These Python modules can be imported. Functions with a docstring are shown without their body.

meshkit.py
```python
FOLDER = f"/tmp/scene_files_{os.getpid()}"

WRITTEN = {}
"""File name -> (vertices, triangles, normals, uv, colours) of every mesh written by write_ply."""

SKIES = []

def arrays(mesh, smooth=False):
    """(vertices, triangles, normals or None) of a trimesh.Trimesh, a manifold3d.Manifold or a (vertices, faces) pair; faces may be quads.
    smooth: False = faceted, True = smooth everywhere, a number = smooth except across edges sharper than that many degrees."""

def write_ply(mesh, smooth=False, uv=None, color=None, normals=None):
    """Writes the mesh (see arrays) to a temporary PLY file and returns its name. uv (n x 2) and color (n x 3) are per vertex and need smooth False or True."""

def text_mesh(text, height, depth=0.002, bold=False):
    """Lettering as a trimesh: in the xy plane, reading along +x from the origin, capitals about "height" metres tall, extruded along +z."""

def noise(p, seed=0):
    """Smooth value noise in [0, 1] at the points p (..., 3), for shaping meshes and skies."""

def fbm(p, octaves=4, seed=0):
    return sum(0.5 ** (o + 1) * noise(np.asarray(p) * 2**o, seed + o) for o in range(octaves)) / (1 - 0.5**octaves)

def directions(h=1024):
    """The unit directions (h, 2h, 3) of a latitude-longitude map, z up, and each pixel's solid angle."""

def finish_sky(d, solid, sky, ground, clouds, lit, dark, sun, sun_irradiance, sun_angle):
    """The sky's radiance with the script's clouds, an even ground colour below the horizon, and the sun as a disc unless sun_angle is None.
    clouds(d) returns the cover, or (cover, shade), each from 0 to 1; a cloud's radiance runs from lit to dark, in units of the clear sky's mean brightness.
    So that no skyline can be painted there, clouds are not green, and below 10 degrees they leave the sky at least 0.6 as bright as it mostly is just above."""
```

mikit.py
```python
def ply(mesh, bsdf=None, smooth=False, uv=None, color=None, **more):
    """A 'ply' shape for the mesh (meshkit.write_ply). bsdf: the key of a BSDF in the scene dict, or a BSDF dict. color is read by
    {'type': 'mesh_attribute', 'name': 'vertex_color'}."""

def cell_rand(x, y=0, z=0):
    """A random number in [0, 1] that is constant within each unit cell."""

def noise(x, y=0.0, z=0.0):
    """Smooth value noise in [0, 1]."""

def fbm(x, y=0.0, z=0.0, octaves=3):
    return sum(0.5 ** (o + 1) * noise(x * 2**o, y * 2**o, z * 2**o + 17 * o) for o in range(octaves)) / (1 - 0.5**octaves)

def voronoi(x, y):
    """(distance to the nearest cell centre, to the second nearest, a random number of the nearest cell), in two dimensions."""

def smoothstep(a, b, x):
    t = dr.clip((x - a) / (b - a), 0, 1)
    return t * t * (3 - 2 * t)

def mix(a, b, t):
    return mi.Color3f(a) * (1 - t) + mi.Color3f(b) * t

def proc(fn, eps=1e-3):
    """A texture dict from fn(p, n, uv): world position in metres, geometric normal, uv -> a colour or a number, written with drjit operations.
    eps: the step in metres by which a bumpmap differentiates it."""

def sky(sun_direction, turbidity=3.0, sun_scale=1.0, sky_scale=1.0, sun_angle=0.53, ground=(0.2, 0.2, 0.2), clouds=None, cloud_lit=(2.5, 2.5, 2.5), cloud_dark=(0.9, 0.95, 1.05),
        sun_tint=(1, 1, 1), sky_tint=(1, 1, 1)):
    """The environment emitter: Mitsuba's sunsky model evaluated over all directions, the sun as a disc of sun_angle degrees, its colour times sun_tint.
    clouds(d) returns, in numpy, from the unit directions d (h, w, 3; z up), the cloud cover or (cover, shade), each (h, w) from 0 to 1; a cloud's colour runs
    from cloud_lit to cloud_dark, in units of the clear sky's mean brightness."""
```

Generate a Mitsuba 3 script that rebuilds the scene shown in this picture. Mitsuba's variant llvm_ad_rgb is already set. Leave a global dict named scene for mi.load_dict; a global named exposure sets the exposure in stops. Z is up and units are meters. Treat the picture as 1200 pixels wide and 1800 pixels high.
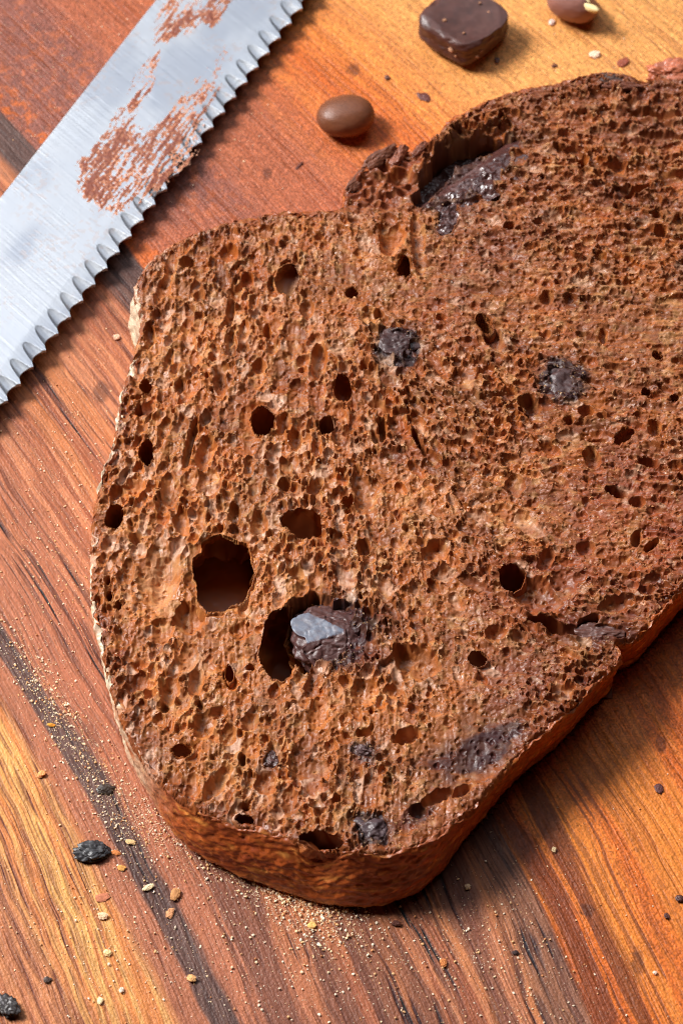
import math, random
import numpy as np, trimesh, drjit as dr, mitsuba as mi, mikit, meshkit
from scipy import ndimage as ndi
from scipy.interpolate import PchipInterpolator
from shapely.geometry import Polygon
from mikit import noise, fbm, smoothstep, mix

T4 = mi.ScalarTransform4f
MM = 0.001
scene, labels = {'type': 'scene'}, {}
rng = np.random.default_rng(7)

# ------------------------------------------------------------------ camera, light, exposure
TILT, DIST, VFOV = math.radians(34.0), 0.75, 17.06
eye = np.array([0, -DIST * math.sin(TILT), DIST * math.cos(TILT)])
FOCUS_AT = np.array([-0.01, -0.03, 0.015])
fwd = -eye / np.linalg.norm(eye)
scene['camera'] = {
    'type': 'thinlens', 'fov': VFOV, 'fov_axis': 'y', 'aperture_radius': 0.0022,
    'focus_distance': float((FOCUS_AT - eye) @ fwd), 'near_clip': 0.05, 'far_clip': 20.0,
    'to_world': T4().look_at(origin=eye.tolist(), target=[0, 0, 0], up=[0, 0, 1])}
exposure = 0.98


def softbox(name, at, aim, w, h, rad, label):
    scene[name] = {'type': 'rectangle',
                   'to_world': T4().look_at(origin=list(at), target=list(aim), up=[0, 0.1, 1]) @ T4().scale([w / 2, h / 2, 1]),
                   'emitter': {'type': 'area', 'radiance': {'type': 'rgb', 'value': list(rad)}}}
    labels[name] = {'label': label, 'category': 'studio lamp'}


softbox('key_softbox', (-1.12, 0.52, 1.18), (0, 0, 0), 0.56, 0.56, (31.0, 30.4, 29.8), 'square white softbox lamp to the left of the board')
softbox('overhead_fill_light', (0.0, 0.75, 1.15), (0, 0, 0), 1.5, 0.9, (0.92, 0.97, 1.06), 'wide dim fill light added above and behind the board')  # added fill: soft ambient level and a bright reflection for the blade


def P(px, py, z=0.0):
    """the point at height z (metres) seen at a pixel of the 1200 x 1800 photograph; used only to read positions off it"""
    t = math.tan(math.radians(VFOV) / 2) / 900
    d = np.array([(px - 600) * t, 0, 0]) + np.array([0, math.cos(TILT), math.sin(TILT)]) * (900 - py) * t + fwd
    return eye + d * ((z - eye[2]) / d[2])


def jac(px, py, z):
    """2 x 2: world xy per pixel step"""
    a = P(px, py, z)
    return np.stack([(P(px + 1, py, z) - a)[:2], (P(px, py + 1, z) - a)[:2]], 1)


def add(key, mesh, bsdf, smooth=True, color=None, **lab):
    scene[key] = mikit.ply(mesh, bsdf, smooth=smooth, color=color)
    if lab:
        labels[key] = lab
    return key


def rgb(*c):
    """linear colour from an 8-bit sRGB triple"""
    c = np.array(c, float) / 255
    return np.where(c <= 0.04045, c / 12.92, ((c + 0.055) / 1.055) ** 2.4)


VC = {'type': 'mesh_attribute', 'name': 'vertex_color'}

# ------------------------------------------------------------------ wooden board: one slab with curved grain and two dark veins
C3 = lambda *c: mi.Color3f(*[float(x) for x in rgb(*c)])


def grain(x, y):
    """(along, across) the curved grain, mm"""
    v = (x + 0.60 * y + 0.0009 * y * y) * 0.86
    return -y * 1.12, v


def stain(x, y, px, py, rx, ry):
    """soft dark food stain of the wood"""
    c = P(px, py)[:2] * 1e3
    k = jac(px, py, 0) * 1e3
    q = dr.sqrt(dr.square((x - c[0]) / (rx * k[0, 0])) + dr.square((y - c[1]) / (ry * -k[1, 1])))
    return 1 - smoothstep(0.6, 1.15, q + 0.35 * (noise(x * 1.3, y * 1.3) - 0.5))


def streaks(s, v):
    """open pores: short dark dashes along the grain at three sizes, gathered in bands"""
    band = smoothstep(0.30, 0.62, fbm(v * 0.16, s * 0.012, 31.0, octaves=2))
    p1 = smoothstep(0.60, 0.76, noise(v * 1.5, s * 0.050, 21.0))
    p2 = smoothstep(0.58, 0.74, noise(v * 2.7, s * 0.11, 41.0))
    p3 = smoothstep(0.58, 0.72, noise(v * 4.6, s * 0.24, 43.0))
    return band, p1, p2, p3


def wood_color(p, n, uv):
    x, y = p.x * 1e3, p.y * 1e3
    s, v0 = grain(x, y)
    wob = 1.6 * (noise(s / 22, v0 / 9, 8.1) - 0.5) + 0.7 * (noise(s / 7, v0 / 2.5, 8.7) - 0.5)
    v = v0 + wob
    vr = -4.0 - 0.043 * dr.clip(y - 5, -110, 95) * -1.0
    vl = -77.0 - 0.085 * dr.minimum(y + 34, 30)
    rel, lel = v - vr, v - vl
    band, p1, p2, p3 = streaks(s, v)
    g1 = fbm(v * 0.9, s * 0.030, 1.0, octaves=3)
    g3 = noise(v * 5.0, s * 0.30, 9.0)
    speck = noise(x * 3.4, y * 3.0, 2.0)
    mott = fbm(x * 0.55, y * 0.5, 4.0, octaves=3)
    fine = fbm(x * 1.8, y * 1.6, 14.0, octaves=2)
    broad = fbm(v * 0.20, s * 0.010, 51.0, octaves=2)
    up = smoothstep(20, 75, y)
    # orange sapwood right of the first vein
    a = mix(C3(214, 104, 38), C3(236, 130, 52), smoothstep(0.3, 0.7, broad + 0.6 * (g1 - 0.5)))
    a = mix(a, C3(240, 166, 92), smoothstep(70, 115, v0) * up)
    a = mix(a, mix(C3(164, 88, 60), C3(192, 110, 74), g1), smoothstep(82, 46, v0 + 10 * (mott - 0.5)) * up)
    a = mix(a, C3(206, 104, 46), smoothstep(7, 1, rel + 9 * (mott - 0.5)) * up)
    dust = smoothstep(0.30, 0.58, mott * 0.75 + fine * 0.3) * smoothstep(72, 92, y) * smoothstep(40, 26, v0)
    a = mix(a, C3(134, 84, 74), 0.85 * dust)
    a = a * (0.50 + 0.50 * speck + 0.54 * fine)
    low = smoothstep(-45, -75, y)
    dk = smoothstep(0.52, 0.62, noise(v * 0.55, s * 0.018, 61.0) * 0.8 + 0.2 * g1) * smoothstep(30, 12, rel)
    a = mix(a, C3(112, 56, 36), low * dr.maximum(0.8 * dk, 0.75 * p1 * smoothstep(34, 18, rel)))
    a = mix(a, C3(246, 148, 60), low * 0.6 * smoothstep(0.52, 0.7, broad) * (1 - dk))
    a = mix(a, C3(150, 70, 30), (0.16 * p1 + 0.36 * p2) * (0.4 + 0.6 * band))
    # red brown heartwood between the veins
    b = mix(C3(168, 94, 62), C3(212, 134, 92), smoothstep(0.28, 0.72, g1))
    b = mix(b, C3(218, 134, 78), 0.55 * smoothstep(0.5, 0.7, broad))
    b = mix(b, C3(190, 114, 82), 0.8 * smoothstep(30, 8, lel))
    b = mix(b, C3(118, 72, 58), 0.7 * smoothstep(0.54, 0.66, noise(v * 0.30, s * 0.014, 71.0)) * smoothstep(-40, -90, y))
    b = mix(b, C3(92, 50, 40), 0.72 * p1 * (0.35 + 0.65 * band) + 0.5 * p2 * band + 0.20 * p3)
    wv = 4.6 + 3.4 * smoothstep(20, 80, y) + 1.5 * noise(s / 30, 3.0, 1.0)
    vein1 = smoothstep(-wv - 3.0, -wv + 0.5, rel + 2.2 * (g1 - 0.5))
    vein2 = smoothstep(1.4, -0.6, lel + 1.8 * (g1 - 0.5))
    dark = mix(C3(72, 52, 48), C3(108, 84, 78), 0.5 * g1 + 0.5 * g3)
    dark = mix(dark, C3(48, 36, 38), 0.7 * p2)
    b = mix(b, dark, dr.minimum(1, dr.maximum(vein1 * (0.62 + 0.38 * up), vein2 * 0.92)) * 0.95)
    # yellow wood at the lower left
    c = mix(C3(226, 138, 74), C3(246, 178, 100), smoothstep(0.32, 0.66, g1))
    c = mix(c, mix(C3(190, 112, 76), C3(222, 142, 94), g1), smoothstep(-20, -31, lel + 10 * (broad - 0.5)) * 0.9)
    c = mix(c, C3(188, 114, 80), smoothstep(-12.5, -8.5, lel + 3 * (g1 - 0.5)))
    c = mix(c, C3(128, 70, 50), 0.55 * p1 * (0.3 + 0.7 * band) + 0.45 * p2 * band + 0.25 * p3)
    edge_r = smoothstep(-0.5, 0.5, rel)
    edge_l = smoothstep(-5.2, -4.4, lel)
    out = mix(mix(c, b, edge_l), a, edge_r)
    out = out * (0.84 + 0.30 * g3) * (0.90 + 0.2 * speck)
    st = mi.Float(0)
    for q in ((1160, 1307, 11, 18), (1120, 1690, 12, 26), (1030, 1600, 16, 14), (178, 690, 16, 20), (620, 122, 14, 12), (470, 305, 9, 12), (1075, 190, 20, 12)):
        st = dr.maximum(st, stain(x, y, *q))
    out = mix(out, C3(78, 40, 28), 0.6 * st)
    return dr.clip(out * 0.74, 0.01, 0.9)


def wood_bump(p, n, uv):
    x, y = p.x * 1e3, p.y * 1e3
    s, v0 = grain(x, y)
    v = v0 + 1.6 * (noise(s / 22, v0 / 9, 8.1) - 0.5) + 0.7 * (noise(s / 7, v0 / 2.5, 8.7) - 0.5)
    band, p1, p2, p3 = streaks(s, v)
    return 0.5 * noise(v * 3.0, s * 0.2, 7.0) - (0.7 * p1 + 0.6 * p2) * (0.4 + 0.6 * band) - 0.3 * p3 + 0.9 * noise(x * 2.7, y * 2.4, 12.0)


scene['wood'] = {'type': 'bumpmap', 'scale': 0.00012, 'arbitrary': mikit.proc(wood_bump, eps=0.00012),
                 'bsdf': {'type': 'principled', 'base_color': mikit.proc(wood_color), 'roughness': 0.5, 'specular': 0.22}}
slab = trimesh.creation.extrude_polygon(Polygon([(-0.24, -0.30), (0.24, -0.30), (0.24, 0.30), (-0.24, 0.30)]).buffer(0.012), 0.020)
slab.apply_translation([0, 0, -0.020])
add('wooden_board', slab, 'wood', smooth=False, label='worn orange and red brown wooden board with two dark curved veins', kind='structure')

# ------------------------------------------------------------------ bread slice
TH = 15.0                                     # thickness, mm
OUT = [(160, 985), (163, 900), (193, 800), (213, 700), (238, 612), (247, 560), (236, 515), (250, 475), (300, 428), (400, 388), (500, 372), (570, 366),
       (598, 362), (604, 326), (640, 282), (680, 252), (742, 252), (790, 216), (830, 188), (900, 160), (1000, 140), (1090, 128), (1140, 142), (1165, 118), (1215, 112),
       (1330, 150), (1430, 240), (1480, 420), (1460, 650), (1370, 860), (1265, 975), (1195, 1040), (1150, 1090), (1112, 1118), (1086, 1130), (1094, 1152), (1066, 1184), (1000, 1248),
       (930, 1308), (870, 1376), (800, 1446), (740, 1486), (650, 1502), (560, 1490), (450, 1460), (354, 1427), (286, 1376), (226, 1292), (190, 1190), (170, 1100), (161, 1040)]
ow = np.array([P(x, y, TH * MM)[:2] * 1e3 for x, y in OUT])


def closed_curve(pts, n):
    from scipy.interpolate import CubicSpline
    q = np.vstack([pts, pts[:1]])
    t = np.r_[0, np.cumsum(np.sqrt(np.linalg.norm(np.diff(q, axis=0), axis=1)))]
    cs = CubicSpline(t, q, bc_type='periodic')
    u = np.linspace(0, t[-1], 6000)
    d = cs(u)
    L = np.r_[0, np.cumsum(np.linalg.norm(np.diff(d, axis=0), axis=1))]
    return np.stack([np.interp(np.linspace(0, L[-1], n, endpoint=False), L, d[:, k]) for k in (0, 1)], 1), L[-1]


NO = 2300
outline, PERIM = closed_curve(ow, NO)         # clockwise in the picture
HX, HY = 0.130, 0.158
x0, y0 = outline.min(0) - 1.5
x1, y1 = outline.max(0) + 1.5
xs, ys = np.arange(x0, x1, HX), np.arange(y0, y1, HY)
NXg, NYg = len(xs), len(ys)
X, Y = np.meshgrid(xs, ys)


def gn(sig, seed, ax=1.0, ay=1.0):
    """smooth gaussian noise field on the grid, unit variance; sig in mm"""
    r = np.random.default_rng(seed).standard_normal(X.shape)
    f = ndi.gaussian_filter(r, (sig * ay / HY, sig * ax / HX), mode='wrap')
    return f / f.std()


from PIL import Image, ImageDraw
im = Image.new('L', (NXg, NYg), 0)
ImageDraw.Draw(im).polygon([((a - x0) / HX, (b - y0) / HY) for a, b in outline], fill=1)
inside = np.asarray(im) > 0
sd = ndi.distance_transform_edt(inside, sampling=(HY, HX)) - ndi.distance_transform_edt(~inside, sampling=(HY, HX))

Z = np.full(X.shape, TH) + 0.45 * gn(7, 1) + 0.16 * gn(2.2, 2)
_v = np.stack([X * MM - eye[0], Y * MM - eye[1], np.full(X.shape, TH * MM) - eye[2]], -1)
_d = (_v @ fwd) * math.tan(math.radians(VFOV) / 2) / 900
PX = 600 + _v[..., 0] / _d
PY = 900 - (_v[..., 1] * math.cos(TILT) + _v[..., 2] * math.sin(TILT)) / _d
LEAN = 1 / (1 + np.exp(-(PX - 760 + 0.25 * (900 - PY)) / 110))
fib = (1 - LEAN) * gn(0.30, 14, 0.7, 3.6) + LEAN * gn(0.30, 15, 3.6, 0.7)
fib2 = (1 - LEAN) * gn(0.8, 16, 0.8, 3.0) + LEAN * gn(0.8, 17, 3.0, 0.8)
rough = 0.06 * gn(0.22, 3) + 0.09 * gn(0.5, 4) + 0.10 * fib + 0.13 * fib2 + 0.10 * gn(0.9, 18)
free = np.ones(X.shape, bool)
CELL = np.zeros(X.shape, np.int8)          # what lines a cell: 0 crumb, 1 pale dried film with painted highlights, 2 amber gel, 3 dark crumb
edge_pull = np.clip(1 - sd / 5.0, 0, 1)


def bubble(cx, cy, a, b, ang, c, cz, power=2.0, irr=0.0, seed=0, mark=True, M=None, kind=None):
    """carve an ellipsoid cell: in-plane radii a, b (mm) at angle ang, vertical radius c, centre height cz above the cut"""
    r = max(a, b) * (1 + irr)
    if M is not None:
        r = max(np.abs(M) @ np.array([r, r]))
    i0, i1 = max(int((cx - r - x0) / HX), 0), min(int((cx + r - x0) / HX) + 2, NXg)
    j0, j1 = max(int((cy - r - y0) / HY), 0), min(int((cy + r - y0) / HY) + 2, NYg)
    if i0 >= i1 or j0 >= j1:
        return
    dx, dy = X[j0:j1, i0:i1] - cx, Y[j0:j1, i0:i1] - cy
    if M is not None:
        q = np.linalg.inv(M)
        dx, dy = q[0, 0] * dx + q[0, 1] * dy, q[1, 0] * dx + q[1, 1] * dy
    ca, sa = math.cos(ang), math.sin(ang)
    u, w = (dx * ca + dy * sa) / a, (-dx * sa + dy * ca) / b
    d = np.hypot(u, w)
    if irr:
        d = d * (1 + irr * IRR[j0:j1, i0:i1])
    ok = d < 1
    bot = TH + cz - c * np.sqrt(np.clip(1 - d ** power, 0, 1))
    sub = Z[j0:j1, i0:i1]
    hit = ok & (bot < sub)
    sub[hit] = bot[hit]
    if kind is not None:
        CELL[j0:j1, i0:i1][hit] = kind
    if mark:
        free[j0:j1, i0:i1][d < 0.86] = False


IRR = np.clip(0.6 * gn(1.0, 11) + 0.4 * gn(0.45, 12), -2, 2)


def hole(px, py, rx, ry, ang, c, cz=-0.2, power=2.6, irr=0.10, mark=True):
    """a cell read off the photograph: radii in photo pixels, depth c in mm"""
    M = jac(px, py, TH * MM) * 1e3
    o = P(px, py, TH * MM)[:2] * 1e3
    bubble(o[0], o[1], rx, ry, math.radians(ang), c, cz, power, irr, M=M, mark=mark)


# lower torn shoulder at the upper edge, and the raised lip beside it
def pxmask(px, py, rx, ry, ang=0, soft=0.35):
    q = np.linalg.inv(jac(px, py, TH * MM) * 1e3)
    o = P(px, py, TH * MM)[:2] * 1e3
    dx, dy = X - o[0], Y - o[1]
    u, w = q[0, 0] * dx + q[0, 1] * dy, q[1, 0] * dx + q[1, 1] * dy
    a = math.radians(ang)
    u, w = (u * math.cos(a) + w * math.sin(a)) / rx, (-u * math.sin(a) + w * math.cos(a)) / ry
    t = np.clip((1 + soft - np.hypot(u, w)) / (2 * soft), 0, 1)
    return t * t * (3 - 2 * t)


shoulder = pxmask(668, 300, 78, 62, -25)
ridges = gn(0.8, 21, 2.6, 0.8)
Z += shoulder * (-2.6 + 0.9 * ridges + 0.5 * gn(0.5, 22))
Z += 2.4 * pxmask(765, 262, 62, 13, -42) + 1.9 * pxmask(850, 214, 60, 14, -18)
Z += -1.0 * pxmask(1000, 1130, 130, 50, -20) + 0.9 * pxmask(1045, 1140, 50, 22, -35)
Z += -0.9 * pxmask(820, 1310, 110, 60, -25) + 0.8 * pxmask(620, 1350, 110, 40, 0)
Z += -0.8 * pxmask(280, 1000, 60, 110, 0) - 0.7 * pxmask(560, 1330, 50, 30)

HOLES = [
    # px, py, rx, ry, angle, depth, centre height
    (390, 1003, 64, 84, 0, 2.6, 0.2), 
    (447, 728, 32, 32, 20, 2.6, 0.3), 
    (500, 486, 20, 29, 15, 3.2), 
    (562, 1106, 58, 58, 0, 5.0, 0, 4), (536, 1105, 36, 70, 0, 12, 0, 6),
    (735, 1162, 44, 32, 25, 3.6, 0.3, 2.2, 0.12), (712, 1150, 26, 20, 20, 4.4, 0.2), (938, 1040, 50, 34, 35, 3.6, 0.3),
    (404, 1370, 8, 8, 0, 2.5), (280, 1010, 38, 66, 8, 3.0, 0.2), (286, 1010, 26, 50, 8, 4.2, 0.2),
    (332, 1082, 30, 26, 10, 4.0), (322, 1316, 20, 13, 0, 4.0), (1122, 331, 24, 7, -22, 6.0, 0, 4), (1145, 956, 16, 6, -40, 6.0, 0, 4), (1118, 945, 9, 14, 10, 4),
    (850, 566, 13, 24, -35, 4.6), (866, 592, 16, 26, -30, 2.8), (670, 746, 8, 27, -6, 5.0), (735, 770, 6, 22, -30, 5.0), (335, 772, 7, 46, 14, 3.6), (362, 792, 17, 32, 15, 2.8),
    (602, 680, 17, 26, -10, 5.0), (560, 632, 14, 34, 5, 2.8), (618, 512, 12, 11, 0, 4.0), (402, 440, 16, 14, 30, 3.0), (545, 372, 10, 4, 0, 3),
    (765, 965, 22, 20, 0, 3.0), (715, 1290, 26, 13, -20, 3.6), (770, 1395, 30, 12, -25, 4.0), (810, 1385, 24, 9, -30, 3.6), (735, 1422, 18, 14, -10, 3.6),
    (545, 1350, 44, 24, 0, 2.2, 0.6), (300, 860, 18, 34, 0, 2.3), (665, 547, 9, 8, 0, 3.0), (640, 640, 9, 8, 0, 3), (930, 710, 20, 15, 20, 3.6), (960, 520, 12, 10, 0, 2.6),
    (1060, 585, 8, 14, 0, 2.5), (1155, 622, 10, 8, 0, 5), (1135, 686, 9, 8, 0, 5), (1185, 696, 8, 6, 0, 5), (1095, 765, 22, 11, -30, 5.0), (1050, 768, 18, 8, 0, 4.5), (1150, 750, 12, 16, 0, 3),
    (1140, 810, 22, 9, 10, 4.0), (1085, 862, 20, 8, 15, 4.5), (1040, 800, 14, 20, -20, 3), (710, 465, 14, 22, 0, 5.5), (690, 420, 22, 30, 20, 2.8), (735, 430, 14, 60, -5, 2.4, 0.3), (788, 380, 16, 34, 15, 3),
    (1155, 200, 34, 8, 5, 3.2), (1165, 236, 50, 7, 4, 2.2), (1022, 285, 10, 9, 0, 3.4), (1085, 290, 16, 10, 0, 2.4), (895, 395, 10, 6, 0, 3), (1160, 405, 12, 8, 0, 3.2),
    (470, 580, 8, 16, 0, 3.5), (405, 550, 8, 30, 10, 2.6), (520, 770, 14, 18, 0, 2.4), (455, 640, 14, 12, 0, 3.0), (540, 540, 12, 20, 0, 2), (350, 515, 10, 12, 0, 2.8), (330, 460, 14, 10, -20, 3.0),
    (245, 720, 8, 10, 0, 4), (238, 940, 10, 12, 0, 3), (192, 1045, 6, 9, 0, 3.6), (208, 1062, 7, 9, 0, 3.6), (190, 1018, 5, 8, 0, 3), (420, 960, 14, 12, 0, 2), (455, 915, 16, 22, 10, 2.6), (412, 900, 12, 18, 0, 2.8),
    (520, 1000, 14, 12, 0, 3.0), (300, 1210, 16, 26, 15, 2.4), (330, 1150, 20, 30, 20, 2.6, 0.3), (345, 1195, 14, 26, 15, 2.6), (400, 1180, 9, 16, 0, 3.2), (360, 1270, 22, 30, 20, 2.8, 0.3), (400, 1290, 16, 18, 0, 2.4), (440, 1310, 18, 22, 10, 2.2, 0.4),
    (385, 1250, 14, 12, 0, 2.4), (290, 1240, 8, 10, 0, 2.4), (440, 1170, 8, 7, 0, 3.4), (560, 1250, 20, 34, 10, 2.2, 0.4), (640, 1215, 26, 30, 10, 2.4, 0.3), (690, 1210, 18, 12, 0, 2.2),
    (610, 880, 12, 10, 0, 3.4), (500, 850, 14, 10, 0, 2.6), (640, 960, 12, 14, 0, 2.6), (870, 1110, 18, 14, 0, 2.4), (990, 1020, 26, 34, -10, 2.2, 0.5), (1030, 960, 16, 12, 0, 2.6), (960, 980, 14, 22, 20, 2.6),
    (1120, 880, 14, 10, 0, 3.0), (1080, 1060, 30, 14, -15, 2.4), (905, 850, 16, 20, 0, 2.0), (820, 660, 16, 30, 10, 1.8, 0.4), (430, 1415, 9, 5, 20, 2.6), (560, 1420, 12, 6, 10, 2.6), (590, 1390, 10, 5, 10, 2), (640, 1285, 14, 7, 0, 2.5),
    (1030, 720, 14, 10, 0, 3.0), (1000, 735, 9, 7, 0, 3),
    # recess under the crust shell at the upper edge
    (742, 338, 17, 24, 25, 9, 0, 4), (757, 305, 20, 26, 30, 10, 0, 4), (780, 278, 24, 20, -30, 10, 0, 4), (812, 258, 28, 15, -20, 10, 0, 4), (850, 245, 30, 13, -8, 9, 0, 4), (884, 244, 20, 10, 5, 8, 0, 4),
    (828, 288, 84, 46, -34, 3.6, 0, 4, 0.2),
    # crack with chocolate at the right edge
    (965, 1092, 34, 8, 14, 6.0, 0, 3), (1035, 1088, 20, 7, -20, 7.5, 0, 3), (1010, 1104, 50, 9, 5, 4.0, 0, 3), (1065, 1104, 36, 12, 8, 3.0, 0, 4),
    # pits that hold chocolate
    (700, 600, 24, 18, 25, 1.3, 0, 3, 0.3), (984, 663, 24, 19, 30, 1.3, 0, 3, 0.3), (656, 1456, 26, 20, 15, 1.2, 0, 3, 0.2), (480, 1337, 13, 12, 0, 1.2, 0, 3), (640, 1320, 18, 9, 8, 1.2, 0, 3),
]
for h in HOLES:
    hole(*h)

# random foam: big cells first, each new centre must lie outside earlier cells
def flow(px, py):
    """elongation direction of the cells (world), upright on the left, lying over towards the right"""
    k = 1 / (1 + math.exp(-(px - 760 + 0.25 * (900 - py)) / 110))
    return math.radians(80 * (1 - k) + 168 * k)


def topx(x, y):
    v = np.array([x, y, TH]) * MM - eye
    t = math.tan(math.radians(VFOV) / 2) / 900
    d = v @ fwd
    return 600 + v[0] / d / t, 900 - (v[1] * math.cos(TILT) + v[2] * math.sin(TILT)) / d / t


def foam(n, r0, r1, seed, depth=(0.55, 1.35), occupy=True):
    R = np.random.default_rng(seed)
    for _ in range(n):
        cx, cy = R.uniform(x0, x1), R.uniform(y0, y1)
        u, e, w1, w2, w3 = R.random(5)
        j, i = int((cy - y0) / HY), int((cx - x0) / HX)
        if j >= NYg or i >= NXg or sd[j, i] < 0.25:
            continue
        px, py = topx(cx, cy)
        right = 1 / (1 + math.exp(-(px - 640) / 110))
        r = r0 * (r1 / r0) ** (u ** 1.2)
        r *= 1 - 0.32 * right - 0.45 * max(0, 1 - sd[j, i] / 4.5)
        if occupy and not free[j, i]:
            continue
        st = 1 + 1.9 * e * e + 0.5 * right * e
        c = r * (depth[0] + (depth[1] - depth[0]) * w1)
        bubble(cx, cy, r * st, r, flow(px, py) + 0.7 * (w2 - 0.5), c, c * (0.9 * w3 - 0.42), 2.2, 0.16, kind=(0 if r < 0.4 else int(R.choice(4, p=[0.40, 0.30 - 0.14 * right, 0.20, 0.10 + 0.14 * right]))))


foam(420, 1.5, 3.0, 101, (0.35, 0.9))
foam(900, 0.45, 1.0, 106, (1.4, 2.6))
foam(6200, 0.8, 1.8, 102, (0.5, 1.5))
foam(18000, 0.40, 0.78, 103, (0.8, 2.0))
foam(9000, 0.25, 0.42, 104, (0.8, 2.0))
# small second cells opening in the floors of the larger ones
R2 = np.random.default_rng(105)
dent = np.zeros_like(Z)
for _ in range(12000):
    cx, cy, r = R2.uniform(x0 + 2, x1 - 2), R2.uniform(y0 + 2, y1 - 2), R2.uniform(0.22, 0.6)
    j, i = int((cy - y0) / HY), int((cx - x0) / HX)
    if sd[j, i] < 0.5 or free[j, i]:
        continue
    a, b = int(r / HX) + 2, int(r / HY) + 2
    sl = (slice(max(j - b, 0), j + b + 1), slice(max(i - a, 0), i + a + 1))
    d2 = ((X[sl] - cx) ** 2 + (Y[sl] - cy) ** 2) / r ** 2
    dent[sl] = np.maximum(dent[sl], r * 0.9 * np.sqrt(np.clip(1 - d2, 0, 1)))
Z -= dent
Z = 0.7 * ndi.gaussian_filter(Z, 0.85) + 0.3 * Z
Z += rough * (0.6 + 0.4 * (Z > TH - 1.2))
# the cut rolls over at the crust
Z -= 1.6 * np.clip(1 - sd / 1.1, 0, 2.5) ** 1.5
Z = np.maximum(Z, 0.35)

# ---- colours of the crumb: its materials by place, plus highlights painted into the pale film
sg = lambda t: 1 / (1 + np.exp(-t))
lin = lambda *c: rgb(*c)[None, None, :]
warm = sg((560 - PX + 0.25 * (PY - 700)) / 130 + 0.7 * gn(6, 31))[..., None]
C = lin(178, 114, 72) * (1 - warm) + lin(208, 140, 86) * warm
redz = np.clip(0.9 * sg(1.2 * gn(4.5, 32) + 0.8 * gn(1.5, 33) - 0.9 + (PX - 700) / 420), 0, 1)[..., None]
C = C * (1 - 0.7 * redz) + lin(148, 84, 56) * 0.7 * redz
pale = sg(2.6 * gn(0.5, 34) + 1.2 * gn(2.0, 35) - 3.0)[..., None]
C = C * (1 - 0.6 * pale) + lin(232, 188, 140) * 0.6 * pale
C = C * (1 + 0.16 * np.tanh(fib2) + 0.12 * np.tanh(gn(3.0, 39)))[..., None]
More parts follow.
